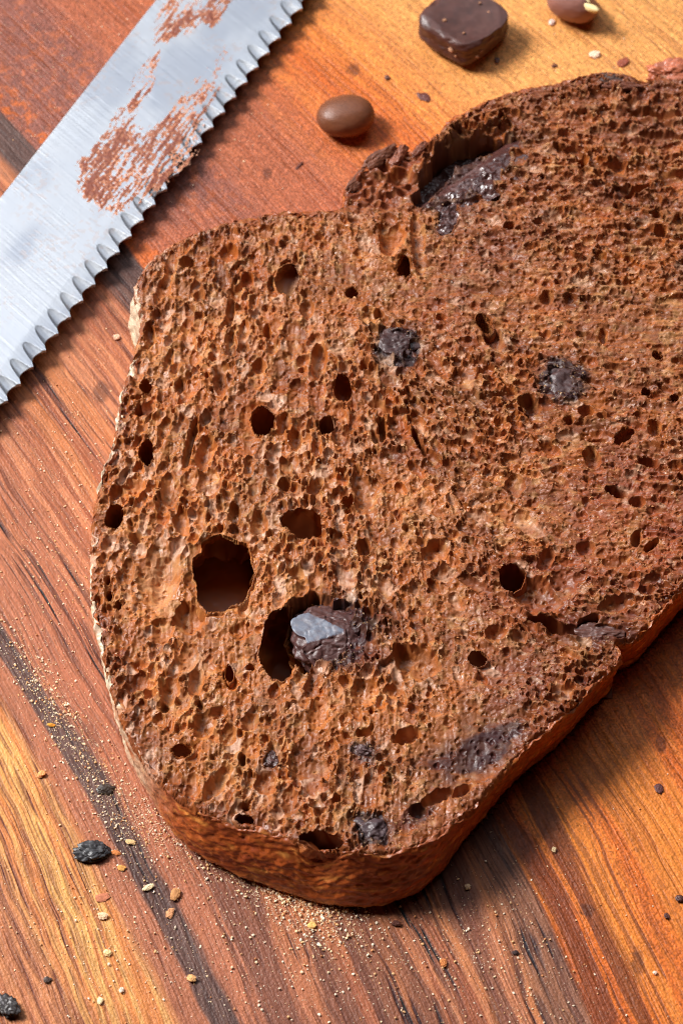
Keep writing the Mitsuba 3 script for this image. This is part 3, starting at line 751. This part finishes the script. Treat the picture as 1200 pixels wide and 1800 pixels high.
for k in range(NW + 14):
    if k < NW:
        w = we + 6.5 * (k / (NW - 1)) ** 1.15
    else:
        a = (k - NW + 1) / 14
        w0 = we + 6.5
        w = w0 + (wsp - 0.5 - w0) * a
    sh = U - 0.30 * np.clip(w, 0, 7)          # gullets lean over
    uk = (sh / PITCH + 0.35)
    f_ = (uk - np.floor(uk) - 0.5) * 2
    lo = 1.65 * (1 - f_ ** 2)
    wp = 5.4 * (1 - (np.abs(f_) / 0.80) ** 2.4)
    depth = 0.80 * np.clip((wp - w) / np.maximum(5.4 - we, 0.5), 0, 1) ** 0.8
    grind = 0.35 * np.clip(1 - w / 6.0, 0, 1)
    blade_top[:, k, :2] = E0 + ke * U[:, None] + kn * w[:, None]
    blade_top[:, k, 2] = ZT - np.minimum(grind + (BT - 0.12 - grind) * depth, BT - 0.12) + 0.55 * np.clip(w / 27, 0, 1)
top_n = blade_top.shape[1]
spine = np.zeros((len(U), 3, 3))
for k, (dw, dz) in enumerate(((-0.15, -0.12), (0.0, -0.4), (0.0, -1.9))):
    spine[:, k, :2] = E0 + ke * U[:, None] + kn * (wsp + dw)[:, None]
    spine[:, k, 2] = ZT + 0.55 + dz
under = np.zeros((len(U), 1, 3))
under[:, 0, :2] = blade_top[:, 0, :2]
under[:, 0, 2] = ZT - BT
sheet = np.concatenate([under, blade_top, spine, under], 1)
vid = np.arange(sheet.shape[0] * sheet.shape[1]).reshape(sheet.shape[:2])
KF = np.vstack([np.stack([vid[:-1, :-1], vid[:-1, 1:], vid[1:, 1:]], -1).reshape(-1, 3), np.stack([vid[:-1, :-1], vid[1:, 1:], vid[1:, :-1]], -1).reshape(-1, 3)])
kb = trimesh.Trimesh(sheet.reshape(-1, 3) * MM, KF, process=False)
if kb.face_normals[:, 2][kb.triangles_center[:, 2] > (ZT - 0.2) * MM].mean() < 0:
    kb.invert()
ke_, kn_, E0_ = [float(x) for x in ke], [float(x) for x in kn], [float(x) for x in E0]


def blade_uv(p):
    x, y = p.x * 1e3 - E0_[0], p.y * 1e3 - E0_[1]
    return x * ke_[0] + y * ke_[1], x * kn_[0] + y * kn_[1]


def steel_color(p, n, uv):
    u, w = blade_uv(p)
    dirt = smoothstep(0.60, 0.78, noise(u * 1.4, w * 1.4, 3.0)) * smoothstep(0.45, 0.7, noise(u * 0.12, w * 0.12, 4.0))
    film = smoothstep(0.45, 0.75, fbm(u * 0.05, w * 0.10, 6.0, octaves=3))
    c = mix(C3(178, 182, 188), C3(160, 165, 174), film)
    return mix(c, C3(178, 146, 126), 0.22 * dirt)


def steel_rough(p, n, uv):
    u, w = blade_uv(p)
    return 0.34 + 0.16 * fbm(u * 0.1, w * 0.1, 2.0, octaves=3) + 0.10 * noise((u * 0.34 + w) * 0.15, (w * 0.34 - u) * 4.0, 7.0)


def steel_bump(p, n, uv):
    u, w = blade_uv(p)
    a, b = w + 0.30 * u, u - 0.30 * w
    return noise(b * 3.5, a * 0.06, 1.0) + 0.6 * noise(b * 7, a * 0.15, 5.0) + 0.5 * smoothstep(0.8, 0.9, noise(a * 2.2 + b * 0.3, b * 0.03, 9.0))


scene['steel'] = {'type': 'twosided', 'bsdf': {'type': 'bumpmap', 'scale': 0.000026, 'arbitrary': mikit.proc(steel_bump, eps=0.00008),
                  'bsdf': {'type': 'principled', 'base_color': mikit.proc(steel_color), 'metallic': 0.92, 'roughness': mikit.proc(steel_rough), 'specular': 0.5}}}
labels['bread_knife'] = {'label': 'steel bread knife with scalloped serrated edge, smeared with chocolate', 'category': 'knife'}
add('bread_knife__blade', kb, 'steel', 25, label='wide brushed steel blade with a row of ground teeth')


def smear(name, poly, seed, label, dens):
    """a thin broken film of chocolate dragged over the blade: real flakes 0.03 to 0.2 mm thick; poly: outline in photo pixels"""
    q = np.array([P(a, b, ZT * MM)[:2] * 1e3 for a, b in poly])
    uu, ww = (q - E0) @ ke, (q - E0) @ kn
    res = 0.105
    gu, gw = np.arange(uu.min(), uu.max(), res), np.arange(ww.min(), ww.max(), res)
    GU, GW = np.meshgrid(gu, gw)
    imk = Image.new('L', (len(gu), len(gw)), 0)
    ImageDraw.Draw(imk).polygon([((a - gu[0]) / res, (b - gw[0]) / res) for a, b in zip(uu, ww)], fill=1)
    ins = np.asarray(imk) > 0
    edge_ = ndi.distance_transform_edt(ins) * res
    R = np.random.default_rng(seed)

    def st(sa, sb):
        # streaks run 12 degrees off the edge line
        f = ndi.gaussian_filter(R.standard_normal(GU.shape), (sb / res, sa / res), mode='wrap')
        return f / f.std()
    f = 0.75 * st(3.2, 0.22) + 0.55 * st(1.0, 0.3) + 0.5 * st(0.24, 0.18) + 0.55 * st(0.11, 0.10) + 0.55 * st(5, 1.6) + dens
    f = f - 2.2 * np.clip(1 - edge_ / 2.2, 0, 1)
    hgt = np.clip(f, 0, 2.2) * 0.055 * (0.8 + 0.3 * st(0.25, 0.2)) + 0.02
    on = (f > 0) & ins
    quad_ = on[:-1, :-1] & on[1:, :-1] & on[:-1, 1:] & on[1:, 1:]
    id_ = np.arange(GU.size).reshape(GU.shape)
    jj, ii = np.nonzero(quad_)
    qq = np.stack([id_[jj, ii], id_[jj, ii + 1], id_[jj + 1, ii + 1], id_[jj + 1, ii]], 1)
    xy = E0 + GU.reshape(-1, 1) * ke + GW.reshape(-1, 1) * kn
    base = ZT + 0.55 * np.clip(GW / 27, 0, 1) + 0.02 - 0.35 * np.clip(1 - GW / 6, 0, 1)
    v = np.c_[xy, (base + hgt).ravel()]
    thick = np.clip((f - 0.4) / 1.7, 0, 1).ravel()[:, None]
    c = rgb(196, 124, 80) * (1 - thick) + rgb(120, 58, 38) * thick
    thin = np.clip(1 - f / 0.95, 0, 1).ravel()[:, None] * 0.85
    c = c * (1 - thin) + rgb(206, 172, 152) * thin
    k = (0.5 + 0.5 * np.tanh(st(2.5, 1.2))).ravel()[:, None]
    c = c * (1 - 0.5 * k) + rgb(122, 70, 54) * 0.5 * k
    m = trimesh.Trimesh(v * MM, np.vstack([qq[:, [0, 1, 2]], qq[:, [0, 2, 3]]]), process=False)
    keepv = np.zeros(len(v), bool)
    keepv[m.faces.ravel()] = True
    new = np.cumsum(keepv) - 1
    m = trimesh.Trimesh(v[keepv] * MM, new[m.faces], process=False)
    add(name, m, 'smear_mat', True, np.clip(c[keepv], 0.01, 0.9), label=label)


scene['smear_mat'] = {'type': 'twosided', 'bsdf': {'type': 'principled', 'base_color': VC, 'roughness': 0.5, 'specular': 0.45}}
smear('bread_knife__chocolate_smear', [(398, 72), (410, 110), (385, 165), (362, 230), (345, 280), (300, 320), (255, 352), (200, 388), (170, 372), (135, 340), (132, 285), (175, 240), (210, 190), (245, 180), (250, 225), (300, 195), (345, 135)], 71,
      'large streaky smear of dried chocolate across the blade', 0.65)
smear('bread_knife__chocolate_smear_001', [(288, -10), (425, -10), (420, 12), (372, 52), (355, 40), (335, 60), (300, 86), (262, 82), (270, 45)], 72,
      'smaller smear of dried chocolate near the upper spine', 0.6)
smear('bread_knife__chocolate_smear_002', [(222, 172), (238, 130), (262, 105), (282, 88), (282, 112), (268, 160), (245, 200), (225, 200)], 73,
      'thin broken trail of chocolate specks between the smears', -0.3)

# ------------------------------------------------------------------ loose chocolates
v, f, cut, d = lump((8.9, 8.9, 4.4), math.radians(50), 31, 5, ((0.8, 0.08), (0.25, 0.07), (0.07, 0.03)), (((0.1, -0.15, 1), 0.80),), 4.2)
v[:, 2] += 0.8 * np.clip(1 - (np.hypot(v[:, 0], v[:, 1]) / 9) ** 2, 0, 1) * (v[:, 2] > 0) * -0.9
choc_c = shade(len(v), (70, 38, 31), 31, v, 0.45, 0.6)
dustm = np.clip(meshkit.fbm(v * 0.5 + 3, 3, 33) * 2.4 - 1.1, 0, 1)[:, None] * 0.45
add('chocolate_square', mesh_at(v, f, P(812, 46, 4 * MM), 0.0), 'choc_mat', True, choc_c * (1 - dustm) + rgb(112, 74, 66) * dustm)
labels['chocolate_square'] = {'label': 'rounded square dark chocolate piece at the top edge of the photo', 'category': 'chocolate'}
for k, (px, py, z, sz) in enumerate([(781, 36, 8.0, 0.9), (768, 10, 7.6, 0.8), (792, 88, 5.5, 1.2), (838, 100, 4.5, 0.7), (845, 90, 5, 0.5), (858, 22, 7.0, 0.8), (843, 5, 7.8, 0.6), (815, 58, 7.9, 0.6), (800, 98, 4.4, 0.7), (868, 12, 6.6, 0.7)]):
    vv_, ff_, _, _ = lump((sz * 0.6, sz * 0.45, sz * 0.4), k, 40 + k, 2, ((0.4, 0.3),))
    add('chocolate_square__nut_fleck' + (f'_{k:03d}' if k else ''), mesh_at(vv_, ff_, P(px, py, z * MM)), 'crumb_bit', True, shade(len(vv_), (170, 122, 92), k, vv_, 0.2))

v, f, cut, d = lump((6.9, 5.6, 4.0), math.radians(8), 35, 5, ((0.9, 0.05), (0.15, 0.012)), (), 2.1)
bc = shade(len(v), (108, 62, 38), 35, v, 0.3, 0.5)
add('chocolate_drop', mesh_at(v, f, P(608, 206, 3.6 * MM), 0.0), 'choc_bean', True, bc)
scene['choc_bean'] = {'type': 'principled', 'base_color': VC, 'roughness': mikit.proc(choc_rough_fn), 'specular': 0.45}
labels['chocolate_drop'] = {'label': 'smooth oval milk chocolate drop between the knife and the bread', 'category': 'chocolate'}

v, f, cut, d = lump((6.6, 5.2, 4.6), math.radians(-25), 36, 5, ((0.9, 0.06), (0.15, 0.02)), (((0.55, 0.75, 0.75), 0.55),), 2.2)
bc = shade(len(v), (140, 94, 82), 36, v, 0.2, 0.5)
k = (cut == 1)[:, None] * 1.0
bc = bc * (1 - k) + rgb(96, 58, 48) * k
add('bitten_chocolate_nut', mesh_at(v, f, P(1006, 4, 4 * MM), 0.0), 'choc_bean', True, bc)
labels['bitten_chocolate_nut'] = {'label': 'broken chocolate coated nut with cream inside at the top right', 'category': 'nut'}
for k, (px, py, sz, rot) in enumerate([(1038, 14, (2.3, 0.9, 0.8), -0.5), (1022, 2, (2.4, 0.8, 0.8), -0.4)]):
    vv_, ff_, _, _ = lump(sz, rot, 50 + k, 3, ((0.4, 0.3), (0.15, 0.1)))
    add('bitten_chocolate_nut__nut_flesh' + (f'_{k:03d}' if k else ''), mesh_at(vv_, ff_, P(px, py, 7.2 * MM)), 'crumb_bit', True, shade(len(vv_), (240, 218, 160), k, vv_, 0.15))

# ------------------------------------------------------------------ loose crumbs
CR = [  # name, px, py, half sizes in px (x, y), height mm, image angle, colour, material, label
    ('charred_crumb', 164, 1499, 25, 15, 2.0, -6, (40, 38, 40), 'char_mat', 'large black charred crumb lying left of the bread'),
    ('charred_crumb', 186, 1388, 14, 9, 1.3, 0, (58, 46, 38), 'char_mat', 'small blackish crumb on the dark wood vein'),
    ('charred_crumb', 14, 1772, 18, 17, 2.0, 0, (46, 38, 36), 'char_mat', 'black crumb in the lower left corner'),
    ('charred_crumb', 84, 1723, 6, 5, 0.7, 0, (70, 52, 44), 'char_mat', 'tiny dark crumb above the lower left corner'),
    ('crumb', 74, 1361, 10, 7, 0.9, -20, (226, 150, 92), 'crumb_bit', 'tan crumb on the left edge of the yellow wood'),
    ('crumb', 92, 1275, 10, 4, 0.7, 8, (222, 150, 52), 'crumb_bit', 'golden yellow oblong crumb on the dark vein'),
    ('crumb', 262, 1560, 13, 5, 0.8, -28, (250, 220, 172), 'crumb_bit', 'pale cream elongated crumb right of the charred one'),
    ('crumb', 308, 1573, 13, 15, 1.0, 15, (190, 132, 82), 'crumb_bit', 'brown crust flake below the bread edge'),
    ('crumb', 298, 1606, 8, 12, 0.8, 25, (214, 150, 104), 'crumb_bit', 'light brown crumb just under the crust flake'),
    ('crumb', 182, 1611, 10, 7, 0.8, 0, (232, 190, 150), 'crumb_bit', 'pinkish pale crumb on the yellow wood'),
    ('crumb', 180, 1578, 18, 10, 0.4, -10, (184, 110, 78), 'crumb_bit', 'flat reddish flake on the yellow wood'),
    ('crumb', 203, 1499, 12, 5, 0.6, 5, (196, 118, 62), 'crumb_bit', 'orange brown sliver touching the charred crumb'),
    ('crumb', 215, 1526, 9, 6, 0.6, 10, (206, 146, 74), 'crumb_bit', 'small golden crumb below the orange sliver'),
    ('crumb', 338, 1721, 8, 7, 0.9, 0, (226, 170, 110), 'crumb_bit', 'tan crumb beside the dark vein at the bottom'),
    ('crumb', 189, 1675, 8, 7, 0.8, 0, (248, 210, 150), 'crumb_bit', 'yellowish round crumb near the lower left'),
    ('crumb', 215, 1741, 6, 5, 0.8, 0, (246, 220, 196), 'crumb_bit', 'whitish crumb left of the bottom dark vein'),
    ('crumb', 176, 1760, 6, 9, 0.7, 10, (252, 224, 172), 'crumb_bit', 'cream coloured crumb near the bottom edge'),
    ('crumb', 548, 1627, 9, 8, 0.9, 0, (240, 188, 110), 'crumb_bit', 'yellow crumb just below the crust bottom'),
    ('crumb', 230, 1480, 10, 6, 0.7, 10, (216, 178, 124), 'crumb_bit', 'pale olive crumb on the dark vein by the bread'),
    ('dark_crumb', 697, 1624, 10, 6, 0.9, 0, (86, 44, 32), 'crumb_bit', 'dark brown crumb below the bottom of the crust'),
    ('crumb', 779, 1693, 7, 8, 0.9, 0, (200, 122, 66), 'crumb_bit', 'orange crumb at the bottom middle'),
    ('dark_crumb', 905, 1675, 7, 5, 0.7, 0, (56, 38, 36), 'crumb_bit', 'blackish crumb left of the lower right vein'),
    ('dark_crumb', 746, 170, 14, 9, 0.6, 30, (92, 40, 28), 'choc_rough', 'dark red brown crumb between drop and chocolate square'),
    ('dark_crumb', 680, 137, 6, 4, 0.6, 10, (92, 48, 34), 'choc_rough', 'small dark crumb above the red brown crumb'),
    ('dark_crumb', 873, 107, 6, 5, 0.8, 0, (84, 50, 36), 'choc_rough', 'small dark crumb beside the chocolate square corner'),
    ('dark_crumb', 974, 115, 7, 4, 0.5, -8, (96, 52, 30), 'choc_rough', 'small dark crumb above the upper crust'),
    ('dark_crumb', 1094, 110, 12, 8, 0.7, -10, (142, 70, 46), 'choc_rough', 'reddish crumb just above the upper right crust'),
    ('crumb', 1044, 96, 11, 6, 0.8, -8, (238, 206, 176), 'crumb_bit', 'white crumb on the orange wood above the crust'),
    ('crumb', 969, 40, 7, 6, 0.8, 0, (236, 206, 190), 'crumb_bit', 'whitish crumb beside the broken nut'),
    ('dark_crumb', 1157, 1388, 8, 11, 0.6, -20, (84, 36, 30), 'choc_rough', 'dark crumb on the orange wood right of the bread'),
    ('dark_crumb', 1193, 1580, 9, 8, 0.8, 0, (70, 32, 26), 'choc_rough', 'dark crumb at the right edge of the photo'),
    ('dark_crumb', 1170, 1610, 6, 6, 0.6, 0, (80, 42, 34), 'choc_rough', 'small dark crumb below the right edge crumb'),
    ('dark_crumb', 526, 291, 13, 3, 0.5, -42, (96, 48, 34), 'choc_rough', 'thin dark sliver between the knife and the bread'),
    ('crumb', 821, 1560, 6, 6, 0.9, 0, (226, 192, 150), 'crumb_bit', 'pale crumb in the shadow right of the crust bottom'),
    ('crumb', 973, 1494, 5, 5, 0.8, 0, (226, 196, 150), 'crumb_bit', 'pale round crumb on the orange streaks right of the bread'),
    ('crumb', 1150, 1711, 5, 4, 0.7, 0, (236, 204, 180), 'crumb_bit', 'whitish crumb in a dark spot at the lower right'),
    ('crumb', 205, 594, 6, 5, 0.7, 0, (226, 176, 146), 'crumb_bit', 'pinkish crumb between knife teeth and bread corner'),
]
count = {}
for k, (name, px, py, rx, ry, hgt, ang, col, mat, lab) in enumerate(CR):
    n = count.get(name, 0)
    count[name] = n + 1
    key = name + (f'_{n:03d}' if n else '')
    M = jac(px, py, 0) * 1e3
    big = name == 'charred_crumb' and rx > 12
    v, f, cut, d = lump((1, 1, hgt), 0, 200 + k, 4 if big else 3, ((0.9, 0.55), (0.3, 0.40), (0.11, 0.22)), (), 2.2)
    a = math.radians(ang)
    p2 = np.stack([v[:, 0] * rx * math.cos(a) - v[:, 1] * ry * math.sin(a), v[:, 0] * rx * math.sin(a) + v[:, 1] * ry * math.cos(a)], 1) @ M.T
    p2 = p2 * (1.0 if name == 'charred_crumb' else 0.72)
    v = np.c_[p2, v[:, 2] * 0.42]
    c = shade(len(v), col, k, v, 0.3, 1.6)
    if name == 'charred_crumb' and rx > 12:   # ash-grey specks
        g = np.clip(meshkit.noise(v * 3.2, 4) * 4 - 2.9, 0, 1)[:, None]
        c = c * (1 - 0.5 * g) + rgb(150, 146, 150) * 0.5 * g
    m = trimesh.Trimesh(v[:, :3], f[:, ::-1] if np.linalg.det(M) < 0 else f, process=False)
    add(key, mesh_at(v, m.faces, P(px, py, hgt * 0.3 * MM), 0.00002), mat, big, c, label=lab, category='crumb')

# crumb dust: thousands of grains
R = np.random.default_rng(77)
spots = []
for n, px, py, sx, sy, rot, smin, smax in [(900, 455, 1520, 85, 34, 30, 1.0, 3.0), (520, 290, 1450, 70, 34, 20, 0.9, 2.4), (420, 90, 1235, 90, 22, 58, 0.9, 2.4), (420, 190, 1385, 90, 32, 55, 0.9, 2.4), (300, 560, 1620, 60, 34, 20, 1.2, 3.2),
                                       (420, 110, 1020, 60, 130, 0, 0.8, 2.2), (260, 900, 1700, 130, 70, 58, 1.0, 2.8), (300, 450, 1680, 150, 70, 20, 1.0, 2.8), (260, 180, 1620, 110, 90, 0, 1.0, 2.6), (160, 720, 1700, 110, 60, 0, 1.0, 2.6),
                                       (110, 120, 760, 60, 90, 0, 0.8, 2.0), (60, 420, 280, 120, 100, 0, 0.8, 1.8), (80, 100, 120, 90, 90, 0, 0.8, 2.0), (50, 1000, 80, 140, 60, 0, 0.8, 2.0), (60, 1080, 1600, 90, 130, 0, 0.8, 2.0), (120, 385, 1500, 60, 10, 38, 1.2, 3.0), (120, 520, 1575, 60, 10, 20, 1.2, 3.0)]:
    a = math.radians(rot)
    n = int(n * 2.6)
    g = R.standard_normal((n, 2)) * [sx, sy]
    q = g @ np.array([[math.cos(a), math.sin(a)], [-math.sin(a), math.cos(a)]]) + [px, py]
    sz = 0.8 * smin * (1.5 * smax / smin) ** (R.random(n) ** 3.0)
    spots += [(x, y, s) for (x, y), s in zip(q, sz) if -40 < x < 1240 and -40 < y < 1840]
polyB = Polygon(outline).buffer(0.3)
base = trimesh.creation.icosphere(subdivisions=0)
import shapely
keyk = Polygon(np.vstack([E0 - ke * 60, E1 + ke * 60, E1 + ke * 60 + kn * 32, E0 - ke * 60 + kn * 32]))
W0 = np.array([P(x, y)[:2] * 1e3 for x, y, _ in spots])
okp = ~(shapely.contains_xy(polyB, W0[:, 0], W0[:, 1]) | shapely.contains_xy(keyk, W0[:, 0], W0[:, 1]))
vs, fs, cs, at = [], [], [], 0
for (x, y, s), w, ok in zip(spots, W0, okp):
    if not ok:
        continue
    r = s * 0.125 * 0.74
    v = base.vertices * (1 + 0.35 * (R.random((len(base.vertices), 1)) - 0.5)) * r * R.uniform(0.65, 1.3, 3)
    a = R.uniform(0, 6.28)
    v = v @ np.array([[math.cos(a), math.sin(a), 0], [-math.sin(a), math.cos(a), 0], [0, 0, 1]])
    v[:, 2] -= v[:, 2].min() - 0.01
    v[:, :2] += w
    col = [(252, 234, 206), (246, 214, 172), (232, 184, 130), (206, 142, 92)][R.choice(4, p=[0.45, 0.3, 0.17, 0.08])]
    vs.append(v), fs.append(base.faces + at), cs.append(np.tile(rgb(*col), (len(v), 1)))
    at += len(v)
add('crumb_dust', trimesh.Trimesh(np.vstack(vs) * MM, np.vstack(fs), process=False), 'crumb_bit', False, np.vstack(cs),
    label='fine pale crumb dust scattered on the board round the bread', category='crumbs', kind='stuff')
